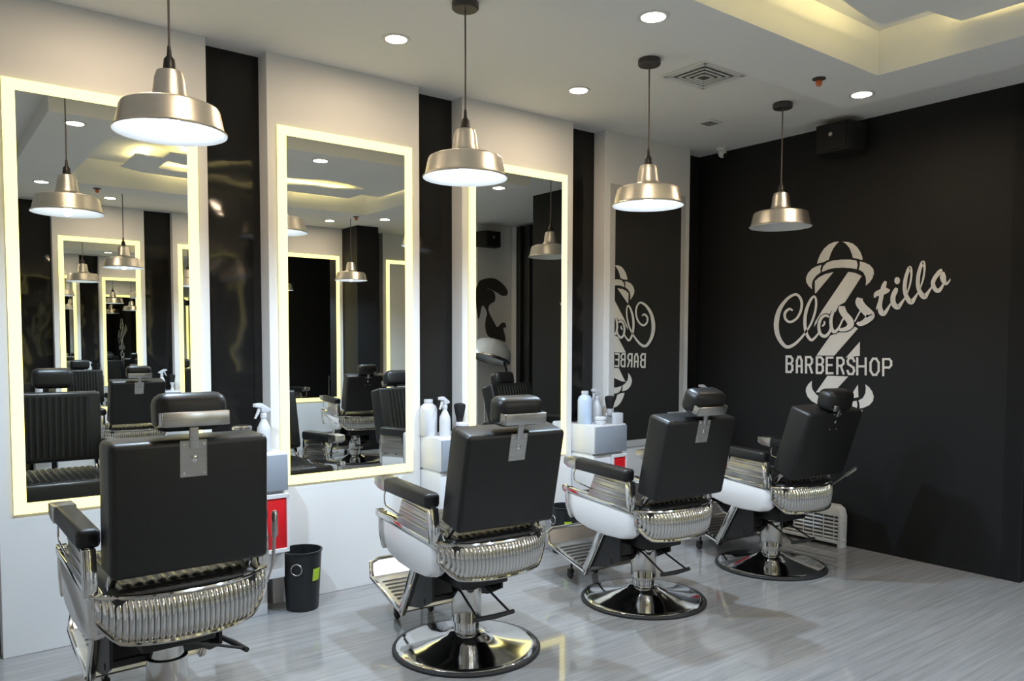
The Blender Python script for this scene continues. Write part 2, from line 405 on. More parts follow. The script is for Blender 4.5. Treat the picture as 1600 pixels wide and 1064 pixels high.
t = thing('air_vent', 'square louvred ceiling air vent beside the third pendant', 'vent', (3.735, 3.02, ZC))
MB().box((0, 0, -.003), (.30, .26, .006)).obj('back_plate', M_HEATDARK, t)
b = MB()
for (cx, cy, dx, dy) in ((0, .15, .36, .035), (0, -.15, .36, .035), (.17, 0, .035, .30), (-.17, 0, .035, .30)): b.box((cx, cy, -.006), (dx, dy, .012), .003, 1)
b.obj('frame', M_TRIM, t)
for k in range(4):
    s = .145 - k * .034
    bb = MB()
    for (a, c, ax) in (((-s, -s * .86), (s, -s * .86), 0), ((-s, s * .86), (s, s * .86), 0), ((-s, -s * .86), (-s, s * .86), 1), ((s, -s * .86), (s, s * .86), 1)):
        bb.bar((a[0], a[1], -.010 - k * .003), (c[0], c[1], -.010 - k * .003), .014, .003)
    bb.obj('louvre', M_TRIM, t)
t = thing('small_vent', 'small white ceiling vent near the black wall', 'vent', (4.56, 3.63, ZC))
MB().box((0, 0, -.004), (.13, .12, .008), .002, 1).obj('frame', M_TRIM, t)
for k in range(3): MB().box((0, -.03 + k * .03, -.010), (.09, .012, .005)).obj('louvre', M_HEATDARK, t)
def sprinkler(x, y, label, group=None):
    t = thing('sprinkler', label, 'sprinkler', (x, y, ZS), 0, group)
    part('spk_plate', 'plate', t, lambda b: b.lathe([(0, 0), (.035, 0), (.036, -.005), (.018, -.009), (0, -.009)], 24), M_GREYFIX)
    part('spk_head', 'head', t, lambda b: b.lathe([(0, -.008), (.012, -.009), (.018, -.02), (.016, -.034), (.008, -.042), (0, -.042)], 20), M_ORANGE)
sprinkler(4.01, 2.455, 'orange fire sprinkler in the soffit near the corner downlight')
for x in (1.50, 4.18): sprinkler(x, .07, 'fire sprinkler in the far side of the soffit', 'far soffit sprinklers')
# security camera in the recess corner
t = thing('security_camera', 'small white dome security camera under ceiling beside black wall', 'camera', (5.24, 4.05, ZC))
MB().lathe([(0, 0), (.042, 0), (.042, -.018), (.03, -.024), (0, -.024)], 24).obj('mount', M_TRIM, t)
ball = MB(); bmesh.ops.create_uvsphere(ball.bm, u_segments=20, v_segments=12, radius=.034); o = ball.obj('ball', M_TRIM, t, loc=(0, -.01, -.042))
MB().lathe([(0, 0), (.019, 0), (.017, .008), (0, .010)], 20, M=Matrix.Rotation(math.radians(125), 4, 'X') @ Matrix.Translation((0, 0, .029))).obj('lens', M_BLACKMETAL, o)
# loudspeaker
def speaker(loc, rz, label):
    t = thing('wall_speaker', label, 'speaker', loc, rz)
    MB().prism([(-.16, 0), (.16, 0), (.12, .17), (-.12, .17)], -.10, .10, 'z', .008).obj('cabinet', M_DECALBLACK, t)
    MB().box((0, .175, 0), (.22, .012, .17), .004).obj('grille', M_DECALBLACK, t)
    MB().lathe([(0, 0), (.016, 0), (.014, .006), (0, .007)], 18, M=Matrix.Translation((.0, .182, .02)) @ Matrix.Rotation(-PI / 2, 4, 'X')).obj('badge', M_PEWTER, t)
    MB().bar((0, -.06, 0), (0, .02, 0), .05, .06).obj('bracket', M_BLACKMETAL, t)
speaker((XB - .055, 3.03, 2.875), PI / 2, 'black wall loudspeaker high on the black logo wall')
speaker((6.10, -.045, 2.80), 0, 'black loudspeaker high on the white mural wall')

# ================================================================= LOGO ON THE BLACK WALL
logo = thing('wall_logo', 'silver grey barber pole logo with script lettering on black wall', 'logo', (XB, 3.06, 1.6))
def w2(pts, z):   # zoomed tracing coordinates -> wall (y,z) relative to the logo origin
    ox, oy, s = z
    out = []
    for u, v in pts:
        y, zz = on_black_wall(ox + u / s, oy + v / s); out.append((y - 3.06, zz - 1.6))
    return out
ZA, ZB_, ZCc, ZD = (1180, 350, 3.547), (1200, 440, 6.65), (1340, 390, 8.1875), (1200, 370, 8.0)
DEC = [.0015]
def decal(name, polys, z, d=None, m=M_DECAL):
    b = MB()
    for p in polys:
        DEC[0] += .0001
        b.prism(w2(p, z), -(d or DEC[0]), 0.0005, 'x')
    return b.obj(name, m, logo, ang=20)
def catmull(P, n=6):
    P = [Vector(p) for p in P]; out = []
    for i in range(len(P) - 1):
        p0, p1, p2, p3 = P[max(i - 1, 0)], P[i], P[i + 1], P[min(i + 2, len(P) - 1)]
        for k in range(n):
            t = k / n
            out.append(.5 * ((2 * p1) + (-p0 + p2) * t + (2 * p0 - 5 * p1 + 4 * p2 - p3) * t * t + (-p0 + 3 * p1 - 3 * p2 + p3) * t ** 3))
    out.append(P[-1]); return out
def ribbon(b, pts, z, d, grow=0.0, n=6):
    """pts: (u, v, width) in tracing pixels"""
    P = catmull([(p[0], p[1], p[2]) for p in pts], n); L, R = [], []
    for i, p in enumerate(P):
        q = P[min(i + 1, len(P) - 1)] - P[max(i - 1, 0)]
        nn = Vector((-q.y, q.x)); nn = nn.normalized() if nn.length > 1e-6 else Vector((1, 0))
        h = p.z / 2 + grow
        L.append((p.x + nn.x * h, p.y + nn.y * h)); R.append((p.x - nn.x * h, p.y - nn.y * h))
    L, R = w2(L, z), w2(R, z)
    bm = b.bm
    rows = [[bm.verts.new((-d, *l)), bm.verts.new((-d, *r))] for l, r in zip(L, R)]
    for A, B in zip(rows, rows[1:]): bm.faces.new((A[0], A[1], B[1], B[0]))
def letter(name, strokes, z, d=.006, outline=0):
    b = MB()
    for k, s in enumerate(strokes): ribbon(b, s, z, d + .0003 * k)
    o = b.obj(name, M_DECAL, logo, ang=15)
    if outline:
        b = MB()
        for s in strokes: ribbon(b, s, z, d - .0015, outline)
        b.obj('outline', M_DECALBLACK, o, ang=15)
# dome, collar (traced at x8)
dome_l = [(615, 335), (628, 285), (655, 220), (700, 150), (760, 95), (830, 65), (890, 60), (860, 85), (815, 145), (785, 210), (760, 285), (690, 318)]
dome_r = [(935, 62), (1000, 65), (1060, 85), (1115, 130), (1155, 190), (1178, 250), (1182, 290), (1130, 278), (1062, 262), (1050, 215), (1020, 140), (975, 85)]
col_l = [(668, 352), (655, 395), (658, 445), (605, 485), (562, 540), (548, 595), (552, 655), (510, 615), (480, 565), (476, 520), (500, 455), (550, 400), (610, 368)]
col_m = [(690, 372), (740, 320), (820, 295), (920, 285), (1030, 285), (1105, 295), (1122, 345), (1110, 405), (1040, 392), (940, 385), (840, 390), (760, 405), (675, 440)]
col_r = [(1150, 308), (1200, 318), (1270, 350), (1315, 400), (1325, 455), (1305, 520), (1270, 570), (1222, 610), (1228, 560), (1222, 500), (1190, 440), (1135, 410), (1150, 355)]
decal('pole_dome', [dome_l, dome_r], ZD)
decal('pole_collar', [col_l, col_m, col_r], ZD)
decal('pole_stripe', [[(820, 440), (600, 705), (588, 705), (588, 552), (640, 505), (720, 465)]], ZD)
decal('pole_stripe', [[(835, -101), (906, -91), (974, -58), (800, 215), (740, 245), (700, 320), (600, 345), (530, 395), (480, 470), (490, 420), (560, 305)]], ZB_)
decal('pole_stripe', [[(650, 560), (905, 470), (935, 488), (690, 768), (505, 768)]], ZB_)
decal('pole_stripe', [[(955, 625), (955, 770), (810, 790)]], ZB_)
decal('pole_stripe', [[(620, 978), (835, 985), (720, 1110), (560, 1150), (500, 1150)]], ZB_)
decal('pole_stripe', [[(570, 890), (573, 960), (520, 968)]], ZA)
def flip(P):  # mirror the head of the pole to its foot
    return [(p[0] / 8 * 3.547 + 71 + 8 - 9, 1230 - (p[1] / 8 * 3.547 + 71)) for p in P]
decal('pole_foot_collar', [flip(col_l), flip(col_m), flip(col_r)], ZA)
decal('pole_foot_dome', [flip(dome_l), flip(dome_r)], ZA)
# script word
C_ = [(262, 300, 18), (225, 285, 24), (182, 325, 28), (185, 385, 26), (232, 420, 26), (300, 385, 24), (345, 305, 26), (355, 215, 28), (325, 150, 26), (280, 135, 26), (205, 180, 30), (130, 280, 42), (95, 400, 52), (95, 510, 50), (125, 600, 42), (175, 665, 36), (220, 678, 34), (280, 650, 30), (340, 595, 26), (390, 535, 20)]
l_ = [(390, 535, 20), (450, 440, 22), (490, 330, 24), (505, 240, 24), (500, 175, 22), (478, 155, 22), (440, 205, 28), (400, 310, 34), (388, 430, 34), (405, 540, 32), (450, 605, 28), (490, 585, 24), (535, 530, 18)]
a_ = [[(640, 365, 24), (600, 352, 28), (555, 385, 30), (533, 460, 32), (548, 540, 32), (595, 568, 34), (640, 530, 28), (660, 470, 22)],
      [(565, 465, 14), (590, 440, 22), (590, 410, 14)], [(682, 310, 30), (660, 390, 34), (665, 480, 36), (695, 522, 34), (740, 480, 22), (785, 385, 16)]]
s1_ = [[(775, 255, 60), (775, 290, 74), (800, 340, 70), (850, 400, 74), (862, 450, 66), (820, 490, 46), (760, 500, 34), (745, 490, 20)], [(720, 510, 14), (770, 420, 16), (800, 360, 18)]]
s2_ = [[(962, 170, 60), (955, 215, 84), (990, 270, 86), (1050, 330, 92), (1070, 360, 84), (1015, 415, 60), (960, 440, 44), (930, 425, 26)], [(905, 415, 14), (945, 340, 16), (985, 270, 18)]]
letter('letter_c', [C_], ZB_, outline=5); letter('letter_l', [l_], ZB_, .0062, 6)
letter('letter_a', a_, ZB_, .0064, 9); letter('letter_s', s1_, ZB_, .0066, 10); letter('letter_s', s2_, ZB_, .0068, 7)
letter('letter_t', [[(365, 405, 30), (345, 455, 56), (325, 520, 60), (305, 620, 56), (290, 720, 56), (305, 795, 70), (335, 820, 60), (370, 790, 44), (430, 690, 20)], [(222, 615, 18), (245, 570, 60), (310, 545, 80), (380, 520, 70), (398, 500, 50)], [(245, 765, 14), (275, 680, 24)]], ZCc)
letter('letter_i', [[(505, 490, 34), (490, 530, 60), (460, 600, 62), (465, 690, 66), (515, 735, 66), (555, 700, 44), (610, 620, 20)]], ZCc, .0062)
o = decal('letter_dot', [[(510 + 34 * math.cos(a), 397 + 46 * math.sin(a)) for a in [k * PI / 8 for k in range(16)]]], ZCc, .006)
for dx, dy, lo_end in ((0, 0, (775, 555, 18)), (168, -68, (955, 475, 18))):
    letter('letter_l', [[(640 + dx, 560 + dy, 18), (675 + dx, 450 + dy, 24), (693 + dx, 340 + dy, 26), (690 + dx, 265 + dy, 34), (672 + dx, 230 + dy, 44), (640 + dx, 300 + dy, 44), (615 + dx, 400 + dy, 50), (610 + dx, 520 + dy, 52), (640 + dx, 620 + dy, 60), (690 + dx, 670 + dy, 68), (730 + dx, 630 + dy, 44), (lo_end[0], lo_end[1], 18)]], ZCc, .0064)
letter('letter_o', [[(1085, 255, 30), (1050, 290, 54), (990, 370, 54), (970, 440, 54), (1000, 510, 56), (1045, 525, 52), (1090, 470, 34), (1100, 440, 30)], [(1105, 285, 24), (1098, 340, 76), (1108, 400, 66), (1140, 440, 34), (1180, 400, 22), (1190, 372, 8)]], ZCc, .0066)
# block word, strokes on a 1 x 2 cell
BL = {'B': [[(0, 0), (0, 2)], [(0, 2), (.7, 2), (1, 1.7), (1, 1.4), (.75, 1.08), (0, 1.08)], [(.75, 1.08), (1, .8), (1, .3), (.7, 0), (0, 0)]],
      'A': [[(0, 0), (0, 1.5), (.3, 2), (.7, 2), (1, 1.5), (1, 0)], [(0, .8), (1, .8)]],
      'R': [[(0, 0), (0, 2)], [(0, 2), (.7, 2), (1, 1.7), (1, 1.3), (.7, 1), (0, 1)], [(.55, 1), (1, 0)]],
      'E': [[(1, 2), (0, 2), (0, 0), (1, 0)], [(0, 1.05), (.85, 1.05)]],
      'S': [[(1, 1.6), (.8, 2), (.2, 2), (0, 1.6), (.1, 1.25), (.9, .8), (1, .4), (.8, 0), (.2, 0), (0, .4)]],
      'H': [[(0, 0), (0, 2)], [(1, 0), (1, 2)], [(0, 1), (1, 1)]],
      'O': [[(.3, 0), (0, .5), (0, 1.5), (.3, 2), (.7, 2), (1, 1.5), (1, .5), (.7, 0), (.3, 0)]],
      'P': [[(0, 0), (0, 2)], [(0, 2), (.75, 2), (1, 1.7), (1, 1.25), (.75, .95), (0, .95)]]}
XS = [(198, 258), (305, 355), (400, 462), (512, 575), (615, 675), (725, 790), (832, 900), (932, 1020), (1070, 1155), (1202, 1285)]
for ch, (u0, u1) in zip('BARBERSHOP', XS):
    b = MB(); dep = .006
    top = 778 + (u0 - 190) * .026; bot = 938 + (u0 - 190) * .034
    for st in BL[ch]:
        P = [(u0 + p[0] * (u1 - u0), bot + (top - bot) * p[1] / 2) for p in st]
        for a, c in zip(P, P[1:]):
            dep += .00012
            A, Cc = Vector(a), Vector(c); dd = (Cc - A).normalized() * 10
            ribbon(b, [(A.x - dd.x, A.y - dd.y, 23), (Cc.x + dd.x, Cc.y + dd.y, 23)], ZB_, dep, n=1)
    b.obj('letter_' + ch.lower(), M_DECAL, logo, ang=15)

# ================================================================= BARBER CHAIRS
def chair(x, y, rz, label, dz=0.0, lever=0.0, plate=True, group=None, tilt=13.0, head=0.0, pump_turn=0.0):
    t = thing('barber_chair', label, 'barber chair', (x, y, 0), rz, group)
    # --- base and column
    bs = part('c_base', 'base', t, lambda b: b.lathe([(.338, .012), (.333, .020), (.31, .024), (.22, .036), (.14, .054), (.095, .072), (.08, .085), (0, .085)], 72), M_CHROME, 50)
    part('c_rim', 'rubber_rim', bs, lambda b: b.lathe([(.30, .0), (.352, .0), (.353, .010), (.347, .017), (.334, .018), (.30, .012)], 72), M_RUBBER)
    part(('c_col', dz), 'column', t, lambda b: b.lathe([(.060, .08), (.062, .135), (.070, .137), (.072, .142), (.072, .30), (.066, .303), (.060, .305), (.060, .36 + dz), (0, .36 + dz)], 40), M_CHROME)
    up = bpy.data.objects.new('upper_frame', None)
    def P(key, name, make, m, par=None, ang=35):
        return part(key, name, par or t, make, m, ang, loc=(0, 0, dz) if par is None else None)
    # --- pump pedal
    def pump(b): b.tube([(-.095, -.255, .222), (-.072, -.07, .292), (-.066, .02, .303), (0, .085, .305), (.058, .02, .303), (.062, -.07, .292), (.075, -.255, .222)], .0055, 8)
    pd = P('c_pump', 'pump_pedal', pump, M_BLACKMETAL)
    pd.rotation_euler = (0, 0, pump_turn)
    P('c_pumpgrip', 'pedal_grip', lambda b: b.tube([(-.115, -.256, .221), (-.01, -.262, .219), (.096, -.256, .221)], [.010, .012, .010], 10), M_RUBBER, pd)
    # --- mechanism below the seat
    def mech(b):
        b.box((0, 0, .375), (.25, .34, .09), .008)
        b.box((0, .03, .335), (.16, .20, .04), .005)
    P('c_mech', 'mechanism', mech, M_BLACKMETAL)
    # --- white side shells with chrome trim
    prof = [(-.228, .448), (-.228, .562), (.0, .578), (.335, .598), (.338, .53), (.315, .475), (.26, .437), (.15, .412), (0, .402), (-.13, .408), (-.20, .425)]
    for s in (-1, 1):
        def shell(b, s=s):
            n = len(prof); t0 = b.bm
            ring = [[t0.verts.new((s * xx, p[0] * k + .03 * (1 - k), .49 + (p[1] - .49) * k)) for p in prof] for xx, k in ((.245, .98), (.272, 1.0), (.285, .95), (.292, .80))]
            for A, B in zip(ring, ring[1:]):
                for i in range(n): t0.faces.new((A[i], A[(i + 1) % n], B[(i + 1) % n], B[i]))
            t0.faces.new(ring[0]); t0.faces.new(ring[-1])
        sh = P(('c_shell', s), 'side_shell', shell, M_ENAMEL, ang=40)
        def trim(b, s=s):
            b.bar((s * .272, -.234, .570), (s * .272, .355, .608), .045, .028, .006)
            b.prism([(.330, .622), (.385, .627), (.385, .598), (.352, .585), (.352, .52), (.322, .46), (.300, .445), (.326, .53)], s * .252, s * .292, 'x', .003)
        P(('c_trim', s), 'chrome_trim', trim, M_CHROME, sh)
    # --- fluted grille at the back
    NF = 32
    def gy(s_): return -.226 - .095 * (1 - abs(s_) ** 2.6)
    def zt(s_): return .570 + .005 * s_ * s_
    def zb(s_): return .418 + .012 * s_ * s_ + .075 * max(0, abs(s_) - .72) ** 1.5 / .28 ** 1.5
    def grille(b):
        n = NF * 8
        def f(u, v):
            s_ = -1 + 2 * u
            c_ = 2 * ((NF * u) % 1.0) - 1; a = .0115 * math.sqrt(max(0, 1 - c_ * c_)) * (1 - (2 * v - 1) ** 8)
            z = zb(s_) + (zt(s_) - zb(s_)) * v
            bulge = .014 * math.sin(PI * v)
            return (s_ * .280, gy(s_) - a - bulge, z)
        b.grid(f, n, 7)
    gr = P('c_grille', 'grille', grille, M_CHROME, ang=60)
    def gframe(b):
        S = [-1 + 2 * k / 24 for k in range(25)]
        top = [(s_ * .282, gy(s_) - .006, zt(s_) + .002) for s_ in S]
        bot = [(s_ * .282, gy(s_) - .006, zb(s_) - .002) for s_ in S]
        b.tube(top + bot[::-1], .0085, 8, closed=True)
    P('c_gframe', 'grille_frame', gframe, M_CHROME, gr)
    # --- seat
    st = P('c_seat', 'seat', lambda b: b.box((0, .02, .537), (.476, .62, .125), .030, 4), M_VINYL)
    def pleat_seat(b):
        b.grid(lambda u, v: ((-.20 + .40 * u), -.285 + .608 * v if v < 1 else .323, .602 + .006 * abs(math.sin(PI * 11 * u)) - (.03 * max(0, (v - .9) / .1) ** 2) - (.02 * max(0, (.06 - v) / .06) ** 2)), 66, 20)
    P('c_pleats', 'pleated_top', pleat_seat, M_GLOSSVINYL, st, 60)
    # --- backrest, built upright about its lower edge then leaned back
    BM = Matrix.Translation((0, -.290, .648)) @ Matrix.Rotation(math.radians(tilt), 4, 'X')
    bk = P(('c_back', tilt), 'backrest', lambda b: b.box((0, .018, .217), (.506, .155, .435), .022, 4, M=BM), M_VINYL)
    def pleat_back(b):
        b.grid(lambda u, v: BM @ Vector((-.19 + .38 * u, .0935 + .010 * abs(math.sin(PI * 11 * u)), .03 + .375 * v)), 66, 8)
    P(('c_bpleat', tilt), 'pleated_front', pleat_back, M_VINYL, bk, 60)
    if plate:
        pl = P(('c_plate', tilt), 'back_plate', lambda b: b.box((0, -.0595, .372), (.086, .006, .122), .002, 1, M=BM), M_PEWTER, bk)
    def screw(b, sx, sz, r_):
        b.lathe([(0, 0), (r_, 0), (r_, r_ * .35), (r_ * .7, r_ * .55), (0, r_ * .6)], 12, M=BM @ Matrix.Translation((sx, -.0625 if plate else -.0575, sz)) @ Matrix.Rotation(PI / 2, 4, 'X'))
    for k, (sx, sz, r_) in enumerate(((-.032, .325, .005), (.032, .325, .005), (-.032, .420, .005), (.032, .420, .005), (0, .372, .011))):
        P(('c_screw', tilt, plate, k), 'screw', lambda b: screw(b, sx, sz, r_), M_CHROME, bk)
    # lower bar of the backrest and side hinges
    for q in (-1, 1): P(('c_hinge', q), 'backrest_hinge', lambda b: b.bar((q * .225, -.19, .585), (q * .225, -.285, .675), .022, .03, .004), M_CHROME, bk)
    # --- headrest
    HM = BM @ Matrix.Translation((0, -.038, .470 if plate else .448)) @ Matrix.Rotation(math.radians(-6 + head), 4, 'X')
    hk = ('h', tilt, head, plate)
    P((hk, 1), 'headrest_post', lambda b: b.box((0, -.062, .455), (.030, .010, .10), .003, M=BM), M_PEWTER)
    hb = P((hk, 2), 'headrest', lambda b: b.box((0, .018, .054), (.226, .118, .126), .038, 4, M=HM), M_VINYL)
    def bracket(b):
        b.box((0, -.056, .030), (.205, .008, .048), .003, M=HM)
        for s in (-1, 1): b.box((s * .104, -.022, .030), (.006, .07, .046), .002, M=HM)
    if plate: P((hk, 3), 'headrest_bracket', bracket, M_PEWTER, hb)
    else: P((hk, 4), 'headrest_hinge', lambda b: b.box((-.075, -.052, .02), (.04, .012, .036), .003, M=HM), M_PEWTER, hb)
    # --- arms
    for s in (-1, 1):
        AM = Matrix.Translation((s * .2815, -.190, .745)) @ Matrix.Rotation(math.radians(1.8), 4, 'X')
        ar = P(('c_arm', s), 'armrest', lambda b: b.box((0, .215, .012), (.075, .43, .068), .020, 3, M=AM), M_VINYL)
        P(('c_armcap', s), 'arm_cap', lambda b: b.prism([(.415, -.02), (.415, .044), (.518, .040), (.526, .034), (.526, .0), (.485, -.016)], -.0385, .0385, 'x', .004), M_PEWTER, ar)
        if ('cap', s) not in CACHE:
            CACHE[('cap', s)] = 1
            me = CACHE[('c_armcap', s)]; me.transform(AM)
        def panel(b, s=s):
            x_ = s * .285
            b.prism([(-.20, .584), (.145, .604), (.085, .733), (-.19, .730)], x_ - .010, x_ + .010, 'x', .003)
            for k, (y0_, y1_, z_) in enumerate(((-.185, .080, .700), (-.185, .098, .663), (-.185, .118, .626))):
                b.bar((x_, y0_, z_ - .004), (x_, y1_, z_ + .014), .032, .017, .004)
        pn = P(('c_panel', s), 'arm_panel', panel, M_PEWTER, ar)
        def post(b, s=s):
            b.bar((s * .285, -.207, .572), (s * .285, -.190, .728), .042, .036, .005, up=(0, 1, 0))
        P(('c_post', s), 'arm_post', post, M_CHROME, ar)
        P(('c_loop', s), 'towel_loop', lambda b: b.tube([(s * .30, .250, .735), (s * .30, .262, .715), (s * .30, .262, .682), (s * .30, .25, .668), (s * .30, .10, .645)], .004, 8), M_CHROME, ar)
    # --- recline lever on the right
    def lev(b):
        Q = Matrix.Translation((.305, -.16, .50)) @ Matrix.Rotation(lever, 4, 'X')
        pts = [Q @ Vector(p) for p in ((-.02, 0, -.02), (.012, 0, 0), (.035, 0, .06), (.042, 0, .12), (.044, 0, .175))]
        b.tube(pts, .0065, 10)
        b.tube([Q @ Vector((.044, 0, .165)), Q @ Vector((.046, 0, .175)), Q @ Vector((.047, 0, .255)), Q @ Vector((.047, 0, .265))], [.009, .012, .012, .006], 12)
    P(('c_lever', lever), 'recline_lever', lev, M_PEWTER)
    # --- footrest
    a_, c_ = Vector((0, .262, .125)), Vector((0, .61, .215))
    def fplate(b):
        b.bar(a_, c_, .43, .008)
        for k in range(8):
            q = a_.lerp(c_, .14 + .095 * k); b.bar((-.18, q.y, q.z + .006), (.18, q.y, q.z + .006), .012, .006)
        b.bar((0, .605, .213), (0, .665, .285), .40, .008)
    fb = P('c_fplate', 'footrest', fplate, M_PEWTER)
    for s in (-1, 1):
        def fbar(b, s=s):
            b.bar((s * .205, .10, .440), (s * .205, .275, .115), .030, .040, .006)
            b.bar((s * .205, .085, .44), (s * .205, .24, .16), .012, .03)
        P(('c_fbar', s), 'footrest_bar', fbar, M_CHROME, fb)
    def fpanel(b):
        for s in (-1, 1):
            b.prism([(-.02, .415), (.10, .430), (.245, .16), (.10, .19), (-.02, .25)], s * .19 - .006, s * .19 + .006, 'x')
        b.box((0, .175, .29), (.37, .012, .28), .003, rot=(math.radians(28), 0, 0))
        b.bar((-.20, .06, .235), (.20, .06, .235), .022, .026, .004)
    P('c_fpanel', 'calf_panel', fpanel, M_BLACKMETAL, fb)
    def frim(b):
        pts = [(-.215, .262, .13), (-.218, .44, .176), (-.216, .60, .215), (-.195, .655, .275), (-.15, .668, .292), (.15, .668, .292), (.195, .655, .275), (.216, .60, .215), (.218, .44, .176), (.215, .262, .13)]
        b.tube(pts, .011, 10)
    P('c_frim', 'foot_rim', frim, M_CHROME, fb)
    for s in (-1, 1):
        cs = part('c_stem', 'caster', t, lambda b: (b.tube([(0, 0, .05), (0, 0, .185)], .007, 8), b.box((0, .008, .048), (.030, .034, .03), .004)), M_BLACKMETAL, loc=(s * .10, .53, 0))
        part('c_wheel', 'wheel', cs, lambda b: b.lathe([(0, -.010), (.020, -.010), (.025, -.006), (.025, .006), (.020, .010), (0, .010)], 22, M=Matrix.Translation((0, .012, .0255)) @ Matrix.Rotation(PI / 2, 4, 'Y')), M_RUBBER)
    bpy.data.objects.remove(up)
    return t
R = math.radians
chair(.739, 3.033, R(1.1), 'black barber chair squarely before the first lit mirror, steel back plate', dz=.054, lever=0.0, tilt=2, pump_turn=R(100))
chair(2.092, 3.06, R(-3.3), 'black barber chair with white shells before the third lit mirror', dz=.009, lever=-1.2, tilt=12)
chair(3.295, 3.042, R(-3.7), 'black barber chair before the unlit mirror, headrest tipped forward', lever=-1.2, tilt=12.5, head=14)
chair(4.468, 3.008, R(-5.7), 'black barber chair with no back plate against the black logo wall', lever=.9, plate=False, tilt=18)
for x in (1.83, 3.10, 4.38):
    chair(x, -.42, PI + R(-2 if x < 4 else 4), 'black barber chair facing the opposite wall' + (', without back plate, before black column' if x > 4 else ''), plate=(x < 4), lever=-1.2, tilt=12, group='chairs of the opposite row')

# ================================================================= STATION CABINETS
def cabinet(x0, label, opp=False, group=None, w=.312):
    t = thing('station_cabinet', label, 'cabinet', (x0, YB - .012 if not opp else YOB + .012, 0), 0 if not opp else PI, group)
    d = .355   # depth, local front at y = -d
    part(('k_up', w), 'upper_body', t, lambda b: b.box((w / 2, -d / 2 + .005, .775), (w, d - .01, .20), .004), M_CAB)
    part(('k_dr', w), 'drawer', t, lambda b: b.box((w / 2, -d + .006, .772), (w - .004, .016, .188), .003), M_GREYLAM)
    part(('k_gr', w), 'recess_strip', t, lambda b: b.box((w / 2, -d / 2 + .02, .668), (w - .02, d - .04, .02)), M_CAB)
    part(('k_lo', w), 'lower_body', t, lambda b: b.box((w / 2, -d / 2 + .01, .51), (w - .004, d - .02, .30), .003), M_CAB)
    dr = part(('k_red', w), 'door', t, lambda b: b.box((w - .072, -d + .006, .505), (.118, .012, .268), .002), M_RED)
    def frame(b):
        for c_, d_ in (((w - .072, -d + .004, .650), (.144, .022, .022)), ((w - .072, -d + .004, .362), (.144, .022, .022)), ((w - .007, -d + .004, .506), (.014, .022, .29)), ((w - .138, -d + .004, .506), (.014, .022, .29))): b.box(c_, d_, .002, 1)
    part(('k_fr', w), 'door_frame', t, frame, M_CAB)
    part(('k_hd', w), 'handle', dr, lambda b: b.tube([(w - .12, -d - .002, .43), (w - .12, -d - .018, .435), (w - .12, -d - .018, .46), (w - .12, -d - .002, .465)], .003, 8), M_CHROME)
    part(('k_bt', w), 'bottom_drawer', t, lambda b: b.box((w / 2, -d / 2 + .015, .28), (w - .02, d - .05, .15), .004), M_CAB)
    part(('k_leg', w), 'plinth', t, lambda b: b.box((w / 2, -d / 2 + .04, .102), (w - .16, d - .14, .206), .004), M_CAB)
    return t
GX = [PX[i] + .952 for i in range(5)]
cabinet(GX[1], 'white station cabinet with red door beside the first barber chair')
cabinet(GX[2], 'white station cabinet between second and third lit mirrors')
cabinet(GX[3], 'white station cabinet beside the unlit mirror, topped with bottles')
cabinet(GX[4], 'narrow white station cabinet in the corner by black wall', w=.225)
for x in OX[1:4]:
    cabinet(x + .95 + .314, 'white station cabinet on the opposite wall', True, 'cabinets of the opposite wall')
ZT = .8755
def spray(x, y, z, rz, label, s=1.0, group=None):
    t = thing('spray_bottle', label, 'spray bottle', (x, y, z), rz, group)
    t.scale = (s, s, s)
    part('sp_body', 'body', t, lambda b: b.lathe([(0, 0), (.034, 0), (.037, .006), (.037, .10), (.034, .125), (.020, .155), (.014, .168), (.013, .185), (0, .185)], 28), M_OPAQUE)
    part('sp_head', 'trigger_head', t, lambda b: (b.lathe([(0, .178), (.017, .178), (.017, .198), (.010, .205), (0, .205)], 20), b.prism([(-.058, .238), (-.058, .256), (-.02, .258), (.036, .226), (.040, .214), (.012, .206), (-.014, .206), (-.022, .232)], -.012, .012, 'y', .002)), M_OPAQUE)
    part('sp_trig', 'trigger', t, lambda b: b.prism([(-.034, .236), (-.022, .236), (-.026, .21), (-.050, .175), (-.056, .178), (-.042, .205)], -.006, .006, 'y', .001), M_OPAQUE)
    return t
def jar(x, y, z, label, r=.045, h=.07, m=M_GLASS, lid=M_PEWTER, cat='jar', name='jar', group=None):
    t = thing(name, label, cat, (x, y, z), 0, group)
    MB().lathe([(0, 0), (r * .9, 0), (r, .006), (r, h * .8), (r * .85, h * .95), (r * .8, h), (0, h)], 28).obj('body', m, t)
    MB().lathe([(0, h), (r * 1.05, h), (r * 1.05, h + .014), (r * .9, h + .02), (0, h + .02)], 28).obj('lid', lid, t)
    return t
def bottle(x, y, z, label, r, h, m, group=None, cap=M_OPAQUE):
    t = thing('bottle', label, 'bottle', (x, y, z), 0, group)
    MB().lathe([(0, 0), (r * .93, 0), (r, .006), (r, h * .72), (r * .85, h * .82), (r * .42, h * .9), (r * .40, h * .93), (0, h * .93)], 28).obj('body', m, t)
    MB().lathe([(0, h * .91), (r * .5, h * .91), (r * .5, h), (0, h)], 20).obj('cap', cap, t)
    return t
def brush(x, y, z, label, group=None, up_=M_BRISTLE, hd=M_OPAQUE):
    t = thing('neck_brush', label, 'brush', (x, y, z), 0, group)
    MB().lathe([(0, 0), (.020, 0), (.022, .01), (.013, .03), (.012, .06), (.022, .085), (.024, .10), (0, .10)], 24).obj('handle', hd, t)
    MB().lathe([(.023, .098), (.030, .13), (.038, .175), (.034, .188), (.018, .194), (0, .195)], 24, cap=False).obj('bristles', up_, t)
    return t
